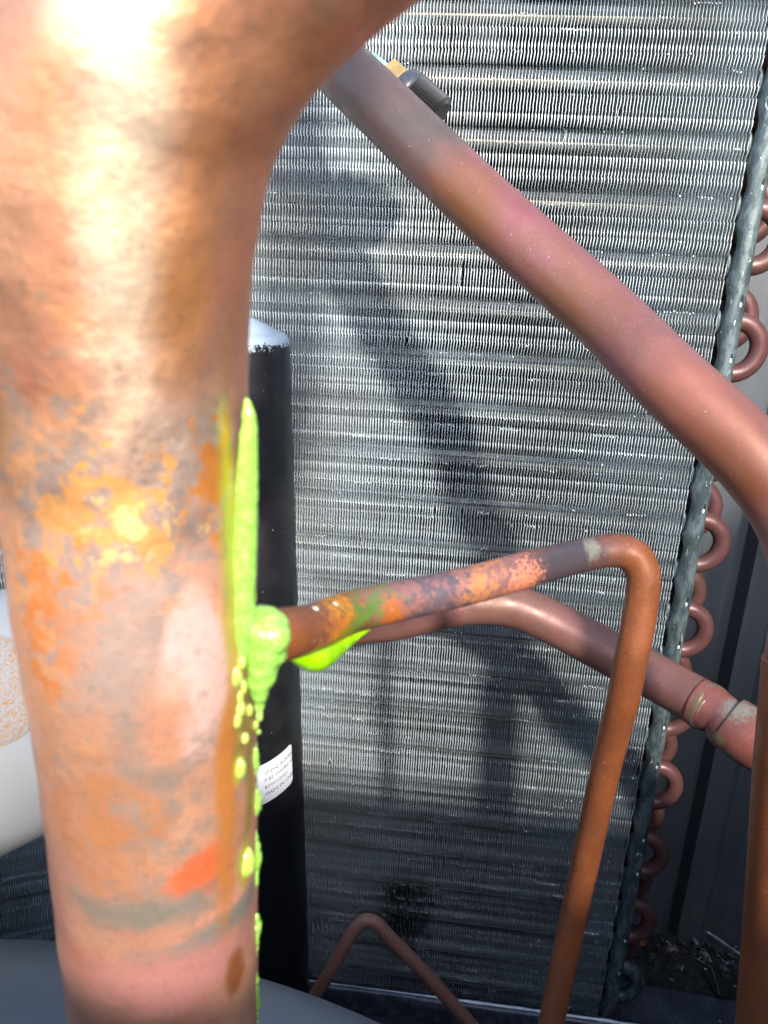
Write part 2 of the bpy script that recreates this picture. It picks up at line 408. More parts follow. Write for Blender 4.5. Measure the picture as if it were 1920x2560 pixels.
# corner panel behind the coil end: folded sheet with a groove and a raised rib
prof = [(-.75,.0755),(-.02,.0755),(.047,.0755),(.0485,.090),(.0575,.090),(.0600,.0755),(.0745,.0745),(.0765,.0715),(.0800,.0715),(.0815,.080),(.10,.081),(.125,.081),(.1275,.074),(.20,.070),(.21,.05),(.21,-.46)]
v = []; f = []
for k, (x, y) in enumerate(prof): v += [(x, y, 0.0), (x, y, .615)]
f = [(2*i, 2*i+1, 2*i+3, 2*i+2) for i in range(len(prof)-1)]
wp = mesh_obj('corner_panel', v, f, M['wall'], smooth=False); structure(wp)
v, f = box(-.75, .32, -.4615, -.4595, 0, .45); structure(mesh_obj('front_shade_panel', v, f, M['wall'], smooth=False))  # unseen panel behind the camera, height set to shade the lower coil
# tray lip in front of the coil
p = np.array([(-.5,-.0085,.0175),(-.3,-.0085,.0175),(-.19,-.0085,.018),(-.1,-.0085,.0185),(-.02,-.0085,.0185),(.03,-.008,.017),(.08,-.004,.015),(.2,.004,.014)])
P = catmull(p, 12)
lipv = []; lipf = []
pr_ = [(-.0075,-.0175),(-.0062,-.006),(-.0045,-.001),(-.0015,.0012),(.0018,.0005),(.003,-.002),(.0032,-.014)]
for i, q in enumerate(P):
    jz = .0006*mnoise.noise(Vector(q)*90)
    for (dy, dz) in pr_: lipv.append((q[0], q[1]+dy+jz, q[2]+dz+jz))
n = len(pr_); lipf = [(i*n+j, i*n+j+1, (i+1)*n+j+1, (i+1)*n+j) for i in range(len(P)-1) for j in range(n-1)]
lipo = structure(mesh_obj('drain_tray_lip', lipv, lipf, M['lip']))
EP = [tuple(q+np.array((0, -.0018, .0013+.0002*mnoise.noise(Vector(q)*200)))) for q in P if q[0] > -.215]
rr_ = [.00035+.0007*max(0, min(1, (q[0]+.14)/.05)) for q in EP]
a, b = sweep(EP, rr_, 8, .5, wseed=3); mesh_obj('lip_highlight_edge', a, b, M['burr'], lipo)  # highlight along the lip, modelled as a bright bead

# ------------------------------------------------------------------ condenser coil
PITCHZ = .0254; FP = .00147; ZT = .51
coil = thing('condenser_coil', 'tall aluminium finned coil filling the background, with copper return bends along its right edge', 'coil', (0, .02, 0))
CB = (0, .02, 0)
SB, RB = .29, .20
def cpt(s, d):
    if s < SB: return -s, d
    a = (s-SB)/RB
    if a < math.pi/2: return -SB-(RB+d)*math.sin(a), -RB+(RB+d)*math.cos(a)
    return -SB-RB-d, -RB-(a-math.pi/2)*RB
zz_f = [0,.16,.185,.30,.38,.43,.50,.525,.60,.72,.76,.88,.97,1.]
zz_x = [.30,-.22,.30,.26,.05,.22,.0,.36,.22,-.22,.12,-.02,.02,.30]
DEPTH = [0, .00015, .003, .0062, .0095, .016, .030, .044]
DX = [-.00034, 0, .0002, .0003, -.0003, .0005, -.0005, 0]
zz_w = [.9,.45,1.3,.9,.7,1.25,.75,1.45,.95,.30,.18,.75,1.1,.9]
def build_fins(smin, smax, pitch, dep, dx):
    per = 25; zs = []; fr = []; hw = []
    for k in range(-4, 20):
        for q in range(len(zz_f)-1):
            z = ZT-PITCHZ*(k+.5+zz_f[q])
            if z > .004: zs.append(z); fr.append(zz_x[q]); hw.append(max(.1, zz_w[q]*(1+.35*math.sin(k*2.3+q*1.7))))
    zs = np.array(zs); fr = np.array(fr); hw = np.array(hw); nz = len(zs); nd = len(dep)
    V = []; F = []; MI = []
    D1 = on_y(1010, 2290, 0); D2 = on_y(800, 2330, 0)
    S = np.arange(smin, smax, pitch); zrow = np.floor((ZT-zs)/PITCHZ*4)
    rowj = {r: RNG.normal(0, 1) for r in set(zrow)}
    base = 0
    for i, s in enumerate(S):
        jit = RNG.normal(0, .00006); ph = RNG.normal(0, .00008, nz)
        amp = .8+.35*np.array([mnoise.noise(Vector((s*40, z*25, 1))) for z in zs[::13]]).repeat(13)[:nz] if nz else 0
        drift = np.array([mnoise.noise(Vector((s*18, z*14, 5))) for z in zs[::13]]).repeat(13)[:nz]*.0005
        off = fr*pitch*.78*amp+drift+jit+ph*.5
        # locally combed or crushed fins
        crush = np.zeros(nz)
        for (cx, cz, rx, rz, k) in ((D1[0], D1[2], .017, .030, 1.), (D2[0], D2[2], .007, .014, .8)):
            e = ((-s-cx)/rx)**2+((zs-cz)/rz)**2
            crush += k*np.clip(1.3-e, 0, 1)
        if s > .1 and RNG.random() < .05:
            r0 = RNG.integers(0, nz-8); off[r0:r0+6] += RNG.normal(0, .0005)
        if RNG.random() < .2:
            r0 = RNG.integers(0, nz-3); off[r0:r0+2] += RNG.normal(0, .0006)
        cn = np.array([mnoise.noise(Vector((s*900, z*160, 9))) for z in zs]) if crush.any() else np.zeros(nz)
        for j in range(nd):
            fade = 1. if j < 3 else (.6 if j == 3 else .3)
            ss = s-(off*fade+dx[j]*(hw if j == 0 else 1)) - crush*cn*.0015*(1 if j < 3 else 0)
            dd = dep[j]+(crush*(abs(cn)*.002+.0008) if j < 3 else 0)
            for q in range(nz):
                x, y = cpt(ss[q], dd[q] if not np.isscalar(dd) else dd); V.append((x, y, zs[q]))
        for j in range(nd-1):
            o = base+j*nz
            F += [(o+q, o+q+1, o+nz+q+1, o+nz+q) for q in range(nz-1)]
        base += nd*nz
    return V, F
V1, F1 = build_fins(.0082, .44, FP, DEPTH, DX)
V2, F2 = build_fins(.44, .74, FP*2.5, [0, .0003, .006, .02, .044], [-.0008, 0, .0003, -.0002, 0])
o = len(V1); V = V1+V2; F = F1+[tuple(a+o for a in q) for q in F2]
# pale collars round every tube pass, joined with the fins they are pressed into
def coil_line(k, dy, ds=.006, s0=0., s1=.74):
    S = np.concatenate([np.arange(s0, SB, .04), np.arange(SB, s1, .01)]); z = ZT-PITCHZ*k
    return np.array([(*cpt(s, dy), z) for s in S])
nf = len(F)
for k in range(-5, 20):
    P = coil_line(k+.36, .0090, s0=.008); a, b = sweep(P, .0038, 10); o = len(V); V += [tuple(q) for q in a]; F += [tuple(c+o for c in q) for q in b]
fins = mesh_obj('fin_pack', V, F, None, coil, CB, False, [M['fin'], M['sleeve']], [0]*nf+[1]*(len(F)-nf))
fins['kind'] = 'stuff'; fins['label'] = 'closely spaced wavy aluminium fins, dusty and partly crushed low down'
V = []; F = []
for i in range(900):
    k = int(RNG.integers(-4, 19)); q = int(RNG.choice([2, 7, 10, 12])); s0 = RNG.uniform(.01, .30)
    cl = RNG.integers(1, 9) if RNG.random() < .35 else 1
    for c_ in range(cl):
        ss = s0+c_*FP; z = ZT-PITCHZ*(k+.5+zz_f[q])+RNG.normal(0, .0002)
        if z < .01: continue
        x, y = cpt(ss, 0); w_ = RNG.uniform(.0002, .0005); h_ = RNG.uniform(.0003, .0008); o_ = len(V)
        V += [(x, y-.0001, z), (x+w_, y-.0004, z+.0001), (x+w_, y-.0010, z-h_), (x, y-.0007, z-h_)]; F.append((o_, o_+1, o_+2, o_+3))
bur = mesh_obj('fin_burrs', V, F, M['burr'], coil, CB, False); bur['kind'] = 'stuff'; bur['label'] = 'tiny bright burrs where fin edges are nicked'
tme = None
for k in range(-5, 20):
    if tme is None:
        P = coil_line(.43, .0090, s0=-.004); a, b = sweep(P, .0033, 12)
        t0 = mesh_obj('coil_tube', a, b, M['coil_tube'], coil, CB); tme = t0; t0.location = (0, 0, -PITCHZ*0); kb = 0
    if k == 0: continue
    c = tme.copy(); COL.objects.link(c); c.parent = coil; c.location = (0, 0, -PITCHZ*k)
# return bends
def ubend(y, k0, x0, rr=PITCHZ/2, r=.0045):
    zc = ZT-PITCHZ*(k0+.5); pts = [(x0-.006, y, zc+rr)]
    for t in np.linspace(math.pi/2, -math.pi/2, 21): pts.append((x0+rr*math.cos(t)*.95, y, zc+rr*math.sin(t)))
    pts.append((x0-.006, y, zc-rr)); return sweep(pts, r, 16)
a, b = ubend(.011, 0.4, .0045); first = mesh_obj('return_bend', a, b, M['bend'], coil, CB)
for k in range(-4, 19, 2):
    if k == 0: continue
    c = first.copy(); COL.objects.link(c); c.parent = coil; c.location = (0, 0, -PITCHZ*k)
    if k == 18: c.material_slots[0].link = 'OBJECT'; c.material_slots[0].material = M['galv']; c['label'] = 'lowest return bend, coated grey-green'
for k in range(-5, 19, 2):
    c = first.copy(); COL.objects.link(c); c.parent = coil; c.location = (0, .022, -PITCHZ*(k+.5))
# end plate with rolled, scalloped flange
zs = np.arange(.004, .615, .0016)
pf = [(.0030,.046,0),(.0030,.002,0),(.0029,-.0002,0),(.0020,-.0012,0),(.0000,-.0017,0),(-.0022,-.0016,.15),(-.0040,-.0006,.6),(-.0052,.0012,1.),(-.0056,.0040,1.)]
V = []
for z in zs:
    sc_ = math.sin((ZT-z)/PITCHZ*2*math.pi+1.2)
    for (x, y, wgt) in pf:
        V.append((x+wgt*.0009*sc_+.0003*mnoise.noise(Vector((x*300, z*150, 2))), y-.0005*wgt*sc_, z))
n = len(pf); F = [(i*n+j, i*n+j+1, (i+1)*n+j+1, (i+1)*n+j) for i in range(len(zs)-1) for j in range(n-1)]
plate = mesh_obj('end_plate', V, F, M['galv'], coil, CB)
plate['label'] = 'blue-grey galvanised end plate with white streaks'
# pressed collars and drip slots down the flange
def ell(c, r, nu=10, nv=7):
    V = []; F = []
    for i in range(nv+1):
        t = math.pi*i/nv
        for j in range(nu):
            p = 2*math.pi*j/nu; V.append((c[0]+r[0]*math.sin(t)*math.cos(p), c[1]+r[1]*math.sin(t)*math.sin(p), c[2]+r[2]*math.cos(t)))
    F = [(i*nu+j, i*nu+(j+1) % nu, (i+1)*nu+(j+1) % nu, (i+1)*nu+j) for i in range(nv) for j in range(nu)]
    return V, F
a, b = ell((-.0074, .0030, ZT-PITCHZ*.38), (.0013, .0026, .0052)); col0 = mesh_obj('plate_collar', a, b, M['galv'], plate, CB)
a, b = ell((0.0006, -.0016, ZT), (.0006, .0003, .0019)); sl0 = mesh_obj('slot', a, b, M['dark_hole'], plate, CB)
a, b = ell((0.0003, -.0019, ZT-.0021), (.0006, .0003, .0012)); dr0 = mesh_obj('solder_bead', a, b, M['paper'], plate, CB)
for k in range(-4, 19):
    if k == 0: continue
    for q in (col0, sl0, dr0):
        if q is not col0 and k % 3 == 1: continue
        c = q.copy(); COL.objects.link(c); c.parent = plate; c.location = (0, 0, -PITCHZ*k+RNG.normal(0, .0004))

# ------------------------------------------------------------------ near suction pipe
A = np.array([at(x, y, z) for x, y, z in BIG]); up_ = A[0]+np.array([[.026, -.004, .30], [.026, -.004, .15], [.024, -.003, .07], [.019, -.002, .035], [.010, 0, .012]]); A = catmull(np.vstack([up_, A]), 14)
tb = A[-1]
sp = thing('suction_pipe', 'thick mottled copper pipe standing nearest the camera and bending away at the top', 'pipe', tb)
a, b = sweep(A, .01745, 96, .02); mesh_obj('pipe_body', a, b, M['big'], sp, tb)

# ------------------------------------------------------------------ discharge pipe (diagonal, turning down at the right edge)
D = [(640,-90,.325),(730,20,.312),(830,145,.300),(977,291,.285),(1204,511,.272),(1482,762,.258),(1666,943,.240),(1870,1136,.229),(1985,1290,.224),(2035,1440,.219),(2032,1560,.219),(2016,1680,.2195)]
A = pipe_pts(D, 10)[:, :3]; base = at(1935, 2700, .25)
dp = thing('discharge_pipe', 'mauve-brown copper pipe crossing diagonally in front of the coil to the right edge', 'pipe', base)
a, b = sweep(A, .0111, 48, .012); mesh_obj('diagonal_run', a, b, M['discharge'], dp, base)
A2 = pipe_pts([(2017,1655,.2195),(2005,1780,.2215),(1990,1930,.226),(1965,2250,.236),(1938,2560,.247),(1920,2800,.256)], 8)[:, :3]
a, b = sweep(A2, .0114, 48, .01); q = mesh_obj('vertical_run', a, b, M['rust'], dp, base); q['label'] = 'orange-brown upright length at the right edge'
A3 = A2[:3]; a, b = sweep(catmull(A3, 6), .01155, 48, .03); mesh_obj('braze_joint', a, b, M['rust'], dp, base)

# service valve and cap behind the diagonal pipe
base = at(1000, 225, .312)
vp = thing('service_valve', 'small brass valve with a ribbed black cap half hidden behind the diagonal pipe', 'valve', base)
p0, p1 = at(922, 158, .303), at(1105, 320, .303); ax = Vector(p1-p0); Lk = ax.length
a, b = lathe([(0, .003), (0, .0043), (.0075, .0046), (.009, .0054), (.0093, .003)], p0, ax, 24); mesh_obj('corroded_stub', a, b, M['teal'], vp, base)
a, b = lathe([(.0080, .004), (.0080, .0076), (.0150, .0076), (.0150, .004)], p0, ax, 6); mesh_obj('hex_body', a, b, M['brass'], vp, base, False)
a, b = lathe([(.0145, .004), (.0150, .0080), (.0165, .0094), (.0200, .0100), (.0216, .0094), (.0222, .006)], p0, ax, 40); mesh_obj('cap_collar', a, b, M['rubber'], vp, base)
V = []; F = []; seg = 96; axn = ax.normalized(); aa = axn.orthogonal().normalized(); bb = axn.cross(aa)
for (h, rr) in [(.0205, .0076), (.0212, .0100), (.0330, .0100), (.0346, .0086), (.0350, .0)]:
    for j in range(seg):
        t = 2*math.pi*j/seg; r2 = rr-(.0007 if (j % 2 and .0075 < rr) else 0)
        V.append(tuple(Vector(p0)+axn*h+(aa*math.cos(t)+bb*math.sin(t))*r2))
F = [(i*seg+j, i*seg+(j+1) % seg, (i+1)*seg+(j+1) % seg, (i+1)*seg+j) for i in range(4) for j in range(seg)]
mesh_obj('ribbed_cap', V, F, M['capblack'], vp, base, False)

# ------------------------------------------------------------------ small branch tube
BR = [(640,1598,.119),(701,1587,.1215),(780,1570,.131),(870,1533,.144),(985,1505,.152),(1160,1467,.160),(1300,1428,.167),(1449,1390,.182),(1530,1376,.1855),(1580,1388,.1865),(1606,1430,.187),(1606,1490,.188),(1595,1560,.189),(1577,1650,.191),(1555,1760,.196),(1519,1900,.208),(1446,2236,.236),(1378,2558,.252),(1340,2750,.262)]
A = pipe_pts(BR, 8)[:, :3]; base = A[-1]
bt = thing('branch_tube', 'thin copper tube leaving the near pipe, wet at its root, elbowed down', 'tube', base)
rad = np.full(len(A), .00397); rad[:24] = np.linspace(.0043, .00397, 24)
i0 = 8*8+4
rad = rad*(1+.05*np.exp(-((np.arange(len(A))-74)/7.)**2))
a, b = sweep(A, rad, 40, .015)
mesh_obj('tube_body', a, b, M['branch'], bt, base)

# ------------------------------------------------------------------ lower liquid pipe
LP = [(560,1640,.372),(690,1590,.362),(800,1572,.357),(900,1558,.352),(1000,1545,.349),(1130,1514,.346),(1220,1508,.345),(1300,1521,.344),(1400,1566,.341),(1514,1627,.334),(1600,1672,.327),(1690,1722,.316),(1750,1757,.308)]
A = pipe_pts(LP, 8)[:, :3]; base = at(1900, 1860, .29)
lp = thing('lower_pipe', 'medium copper pipe running below the branch tube to a brazed joint at the right', 'pipe', base)
a, b = sweep(A, .0095, 40, .012); mesh_obj('pipe_body', a, b, M['lower'], lp, base)
J = [(1740,1751,.309,.0096),(1775,1771,.305,.0092),(1800,1786,.302,.0085),(1812,1797,.3005,.0090),(1820,1804,.2998,.0104),(1850,1824,.297,.0109),(1880,1845,.294,.0110),(1960,1890,.288,.0110),(2060,1950,.284,.0110),(2170,2060,.290,.0110),(2210,2250,.315,.0110),(2180,2480,.345,.0110),(2140,2700,.375,.0110)]
A = pipe_pts(J, 6); a, b = sweep(A[:, :3], A[:, 3], 40, .01); q = mesh_obj('swaged_end', a, b, M['swage'], lp, base); q['label'] = 'redder, slightly wider end piece'
J2 = [(1744,1753,.3088,.00955),(1754,1759,.3076,.00985),(1768,1767,.3060,.00975),(1782,1776,.304,.0091)]
A = pipe_pts(J2, 5); a, b = sweep(A[:, :3], A[:, 3], 40, .08, wseed=5); mesh_obj('braze_ring', a, b, M['solder'], lp, base)


# ------------------------------------------------------------------ peaked capillary tube at the bottom
AT = [(730,2600,.40),(770,2520,.39),(789,2486,.386),(821,2435,.382),(862,2362,.378),(888,2322,.377),(905,2305,.377),(922,2301,.377),(943,2310,.377),(975,2344,.378),(1029,2399,.380),(1080,2453,.382),(1140,2520,.385),(1230,2620,.39)]
A = pipe_pts(AT, 6)[:, :3]; base = A[-1]
a, b = sweep(A, .00325, 24, .015)
tag(mesh_obj('capillary_tube', a, b, M['mauve'], None, base), 'slender mauve copper tube folded to a peak low in front of the coil', 'tube')

# ------------------------------------------------------------------ accumulator tank
top = on_y(577, 835, -.04); bot = on_y(666, 2500, -.036); ax = Vector(top-bot); H = ax.length; base = bot
tk = thing('accumulator_tank', 'tall glossy black cylinder with sky reflection painted on its top and white label behind the near pipe', 'tank', base)
RT = .0268
prof = [(0, RT*.6), (.004, RT), (H-.0045, RT)]
for t in np.linspace(0, math.pi/2, 9)[1:]: prof.append((H-.0045+.0055*math.sin(t), RT-.0055+.0055*math.cos(t)))
for q in np.linspace(0, 1, 8)[1:]: prof.append((H+.001+.0105*q**.9, (RT-.0055)*(1.02-q)))
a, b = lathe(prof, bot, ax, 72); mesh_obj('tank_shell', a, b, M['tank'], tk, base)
# label wrapped on the shell
axn = ax.normalized()
def tank_pt(px, py, dr):
    d = AZ+AX*(px-960)/FPX-AY*(py-1280)/FPX; d = Vector(d); o = Vector(CAM)-Vector(bot)
    dp_ = d-axn*d.dot(axn); op = o-axn*o.dot(axn)
    A_, B_, C_ = dp_.dot(dp_), 2*dp_.dot(op), op.dot(op)-(RT+dr)**2
    t = (-B_-math.sqrt(max(0, B_*B_-4*A_*C_)))/(2*A_); return Vector(CAM)+d*t
def cyl(p): # point -> (height, angle)
    p = p-Vector(bot); h = p.dot(axn); q = p-axn*h; return h, math.atan2(q.y, q.x)
hT, aR = cyl(tank_pt(728, 1856, 0)); hB, _ = cyl(tank_pt(728, 1955, 0)); _, aL = cyl(tank_pt(575, 1900, 0))
ux = (Vector((1, 0, 0))-axn*axn.x).normalized(); uy = axn.cross(ux)
def wrap(u, vv, dr): # u in 0..1 left->right, vv in 0..1 bottom->top
    an = aL+(aR-aL)*u; h = hB+(hT-hB)*vv-.011*(1-u); return Vector(bot)+axn*h+(ux*math.cos(an)+uy*math.sin(an))*(RT+dr)
V = []; F = []; nu, nv = 24, 6
for i in range(nu+1):
    for j in range(nv+1):
        u, q = i/nu, j/nv
        if i in (0, nu) and j in (0, nv): q = .06 if j == 0 else .94
        V.append(tuple(wrap(u, q, .00012)))
F = [(i*(nv+1)+j, (i+1)*(nv+1)+j, (i+1)*(nv+1)+j+1, i*(nv+1)+j+1) for i in range(nu) for j in range(nv)]
lb = mesh_obj('paper_label', V, F, M['paper'], tk, base)
WL = abs(aR-aL)*RT; HL = hT-hB
def text_on(s, u0, v0, hgt):
    cu = bpy.data.curves.new('print', 'FONT'); cu.body = s; cu.size = hgt; cu.resolution_u = 1
    to = bpy.data.objects.new('print', cu); COL.objects.link(to)
    dg = bpy.context.evaluated_depsgraph_get(); me = bpy.data.meshes.new_from_object(to.evaluated_get(dg))
    bpy.data.objects.remove(to); bpy.data.curves.remove(cu)
    vs = [tuple(wrap(u0+q.co.x/WL, v0+q.co.y/HL, .00022)) for q in me.vertices]; fs = [tuple(p_.vertices) for p_ in me.polygons]
    bpy.data.meshes.remove(me)
    mesh_obj('printed_line', vs, fs, M['ink'], lb, base, False)
u0 = .50
for i, s in enumerate(['1P:JYQ-8130802P11', 'P:82-106080-10-01', 'BY001/2021', 'MADE IN CHINA']):
    text_on(s, u0, .72-.18*i, HL*.115)
# straight code strip edge beside the text is left out; a plain dark bar stands in its place

# ------------------------------------------------------------------ motor at the left
m0, m1 = at(-300, 1868, .212), at(150, 1748, .279)
ax = Vector(m1-m0); Lm = ax.length; RM = .0405; base = m0
mt = thing('fan_motor', 'pale grey round motor housing behind the left side of the near pipe', 'motor', base)
prof = [(-.03, .002), (-.03, RM*.9), (-.026, RM), (Lm+.012, RM*.99), (Lm+.02, RM*.93), (Lm+.025, RM*.75), (Lm+.027, .002)]
a, b = lathe(prof, m0, ax, 72); mesh_obj('motor_housing', a, b, M['motor'], mt, base)
# round sticker on the curved side
axn2 = ax.normalized()
def motor_hit(px, py, dr):
    d = Vector(AZ+AX*(px-960)/FPX-AY*(py-1280)/FPX); o = Vector(CAM)-Vector(m0)
    dp_ = d-axn2*d.dot(axn2); op = o-axn2*o.dot(axn2)
    A_, B_, C_ = dp_.dot(dp_), 2*dp_.dot(op), op.dot(op)-(RM+dr)**2
    return Vector(CAM)+d*((-B_-math.sqrt(max(0, B_*B_-4*A_*C_)))/(2*A_))
V = [tuple(motor_hit(-30, 1727, .0004))]; F = []; nr, na = 8, 48
for i in range(1, nr+1):
    for j in range(na):
        t = 2*math.pi*j/na; V.append(tuple(motor_hit(-30+145*i/nr*math.cos(t), 1727+143*i/nr*math.sin(t), .0004 if i < nr else .00005)))
F = [(0, 1+j, 1+(j+1) % na) for j in range(na)]
F += [(1+i*na+j, 1+i*na+(j+1) % na, 1+(i+1)*na+(j+1) % na, 1+(i+1)*na+j) for i in range(nr-1) for j in range(na)]
q = mesh_obj('round_sticker', V, F, M['sticker'], mt, base); q['label'] = 'round white sticker scratched orange'

# ------------------------------------------------------------------ compressor below
Rx, Ry, Rz, tilt = .18, .08, .08, -.172; cc = Vector((-.20, -.24, .166))
V, F = ell((0, 0, 0), (1, 1, 1), 96, 48); ct, st = math.cos(tilt), math.sin(tilt)
V2 = []
for q in V:
    x, y, z = q[0]*Rx, q[1]*Ry, q[2]*Rz
    V2.append((cc.x+ct*x-st*z, cc.y+y, cc.z+st*x+ct*z))
base = Vector((cc.x, cc.y, 0))
cp = thing('compressor', 'blue-grey painted compressor shell showing its smooth domed top at the bottom left', 'compressor', base)
mesh_obj('shell', V2, F, M['comp'], cp, base)
a, b = lathe([(0, .05), (.012, .055), (.14, .055), (.15, .03)], (cc.x, cc.y, .0032), (0, 0, 1), 48); mesh_obj('foot_drum', a, b, M['comp'], cp, base)

# ------------------------------------------------------------------ leak-test foam
def foam_blob(name, spheres, mat, vox, label=None, cat=None, group=None, disp=.0004, ds=900, parent=None, smooth=6):
    bm = bmesh.new()
    c0 = sum((np.array(s[0]) for s in spheres), np.zeros(3))/len(spheres)
    for (c, r) in spheres:
        rr = r if isinstance(r, tuple) else (r, r, r)
        q = bmesh.ops.create_icosphere(bm, subdivisions=3, radius=1)
        for v_ in q['verts']:
            v_.co = Vector((v_.co.x*rr[0], v_.co.y*rr[1], v_.co.z*rr[2]))+Vector(c)-Vector(c0)
    me = bpy.data.meshes.new(name); bm.to_mesh(me); bm.free()
    o = bpy.data.objects.new(name, me); COL.objects.link(o); o.location = tuple(c0)
    md = o.modifiers.new('r', 'REMESH'); md.mode = 'VOXEL'; md.voxel_size = vox; md.use_smooth_shade = True
    dg = bpy.context.evaluated_depsgraph_get(); me2 = bpy.data.meshes.new_from_object(o.evaluated_get(dg)); o.modifiers.clear(); o.data = me2
    bm = bmesh.new(); bm.from_mesh(me2)
    for _ in range(smooth): bmesh.ops.smooth_vert(bm, verts=bm.verts, factor=.5, use_axis_x=True, use_axis_y=True, use_axis_z=True)
    bm.normal_update()
    for v_ in bm.verts: v_.co += v_.normal*disp*(mnoise.noise((v_.co+Vector(c0))*ds)+.6*mnoise.noise((v_.co+Vector(c0))*ds*.35))
    bm.to_mesh(me2); bm.free()
    for p_ in me2.polygons: p_.use_smooth = True
    me2.materials.clear(); me2.materials.append(mat)
    if label: tag(o, label, cat, group)
    return o
def zbig(py): return float(np.interp(py, [q[1] for q in BIG], [q[2] for q in BIG]))
# long streak down the right side of the near pipe
sph = []
for (x, y, r) in [(616,996,7),(619,1015,15),(622,1040,20),(623,1070,22)]+[(float(np.interp(y,[1090,1240,1400,1520,1640],[621,616,610,606,600])), y, float(np.interp(y,[1090,1240,1400,1560,1640],[24,31,33,34,24]))) for y in range(1090,1650,14)]:
    Z = zbig(y)-.006; q = px_r(r, Z); sph.append((at(x, y, Z), (q, q*1.1, q*1.3)))
foam_blob('foam_streak', sph, M['foam'], .0004, 'long bright green foam streak down the right side of the near pipe above its branch', 'foam', disp=.00012)
# collar round the root of the branch tube, tapering downwards
sph = []
for (x, y, r, dz) in [(650,1545,36,-.004),(672,1552,38,-.005),(694,1562,34,-.004),(655,1585,46,-.006),(684,1592,46,-.006),(702,1592,26,-.005),(660,1625,46,-.005),(688,1632,34,-.004),(654,1662,42,-.004),(672,1684,26,-.003),(650,1702,36,-.003),(648,1735,26,-.002),(650,1765,17,-.001),(648,1795,15,-.001),(648,1830,12,0),(641,1860,10,0)]:
    Z = .1215+dz; q = px_r(r, Z); sph.append((at(x, y, Z), q))
foam_blob('foam_collar', sph, M['foam'], .00035, 'pale green bubbly foam lump wrapped round the root of the branch tube', 'foam', disp=.0002, ds=1400, smooth=16)
# wet glints along the top of the tube root, modelled as pale beads
glint_labels = ['leftmost tiny wet glint on the root of the branch tube', 'tiny wet glint touching the leftmost one on the branch tube root', 'tiny wet glint between the left pair and the orange patch', 'round wet glint at the left of the orange patch on the branch tube', 'largest wet glint on the orange patch of the branch tube', 'tiny wet bubble at the left edge of the green patch on the branch tube', 'rightmost tiny wet bubble, on the green patch of the branch tube']
for (x, y, r), lb_ in zip([(728,1542,10),(744,1538,9),(762,1540,10),(786,1528,12),(834,1518,13),(879,1509,9),(900,1512,7)], glint_labels):
    Z = float(np.interp(x, [701, 780, 870, 985], [.1215, .131, .144, .152]))-.0037; q = px_r(r, Z); c = at(x, y, Z)
    a, b = ell(c, (q, q, q), 16, 10); tag(mesh_obj('glint_bead', a, b, M['glint'], None, c), lb_, 'glint', 'wet glints along the branch tube root')
# hanging drip under the branch tube
sph = []
dense = np.array([(728,1640,14),(750,1642,26),(770,1643,36),(788,1643,40),(806,1636,38),(822,1627,34),(840,1616,29),(858,1604,25),(878,1591,21),(898,1579,17),(918,1568,14),(940,1558,10)], float)
for (x, y, r) in catmull(dense, 4):
    Z = float(np.interp(x, [700, 780, 870, 985], [.1215, .131, .144, .152])); q = px_r(r, Z); sph.append((at(x, y, Z), (q, q*.8, q)))
foam_blob('foam_drip', sph, M['drip'], .0003, 'glossy lime green drop of leak fluid hanging under the branch tube', 'foam', disp=.00002, smooth=25)
# thin lumpy runs further down the same side
sph = []
for i, y in enumerate(np.arange(1875, 2100, 12)):
    r = 9+5*math.sin(i*.7)+2*random.random(); Z = zbig(y)-.001; xr = float(np.interp(y, [1860, 1900, 2000, 2062, 2140, 2264], [640, 636, 641, 636, 645, 638])); q = px_r(r, Z); sph.append((at(xr, y, Z), (q, q, q*1.5)))
foam_blob('foam_run', sph, M['foam'], .0003, 'thin green foam run beside the paper label, below the foam collar', 'foam', 'foam runs on the near pipe', disp=.0003)
sph = []
for i, y in enumerate(np.arange(2110, 2600, 12)):
    r = (8+4*math.sin(i*.45)+2*random.random())*(1 if y < 2250 or y > 2280 else .5); Z = zbig(y)-.001; xr = float(np.interp(y, [2060, 2140, 2264, 2303, 2480, 2560], [636, 643, 636, 641, 638, 644])); q = px_r(r, Z); sph.append((at(xr, y, Z), (q, q, q*1.5)))
foam_blob('foam_run', sph, M['foam'], .0003, 'lowest thin green foam run, reaching the bottom of the near pipe', 'foam', 'foam runs on the near pipe', disp=.0003)
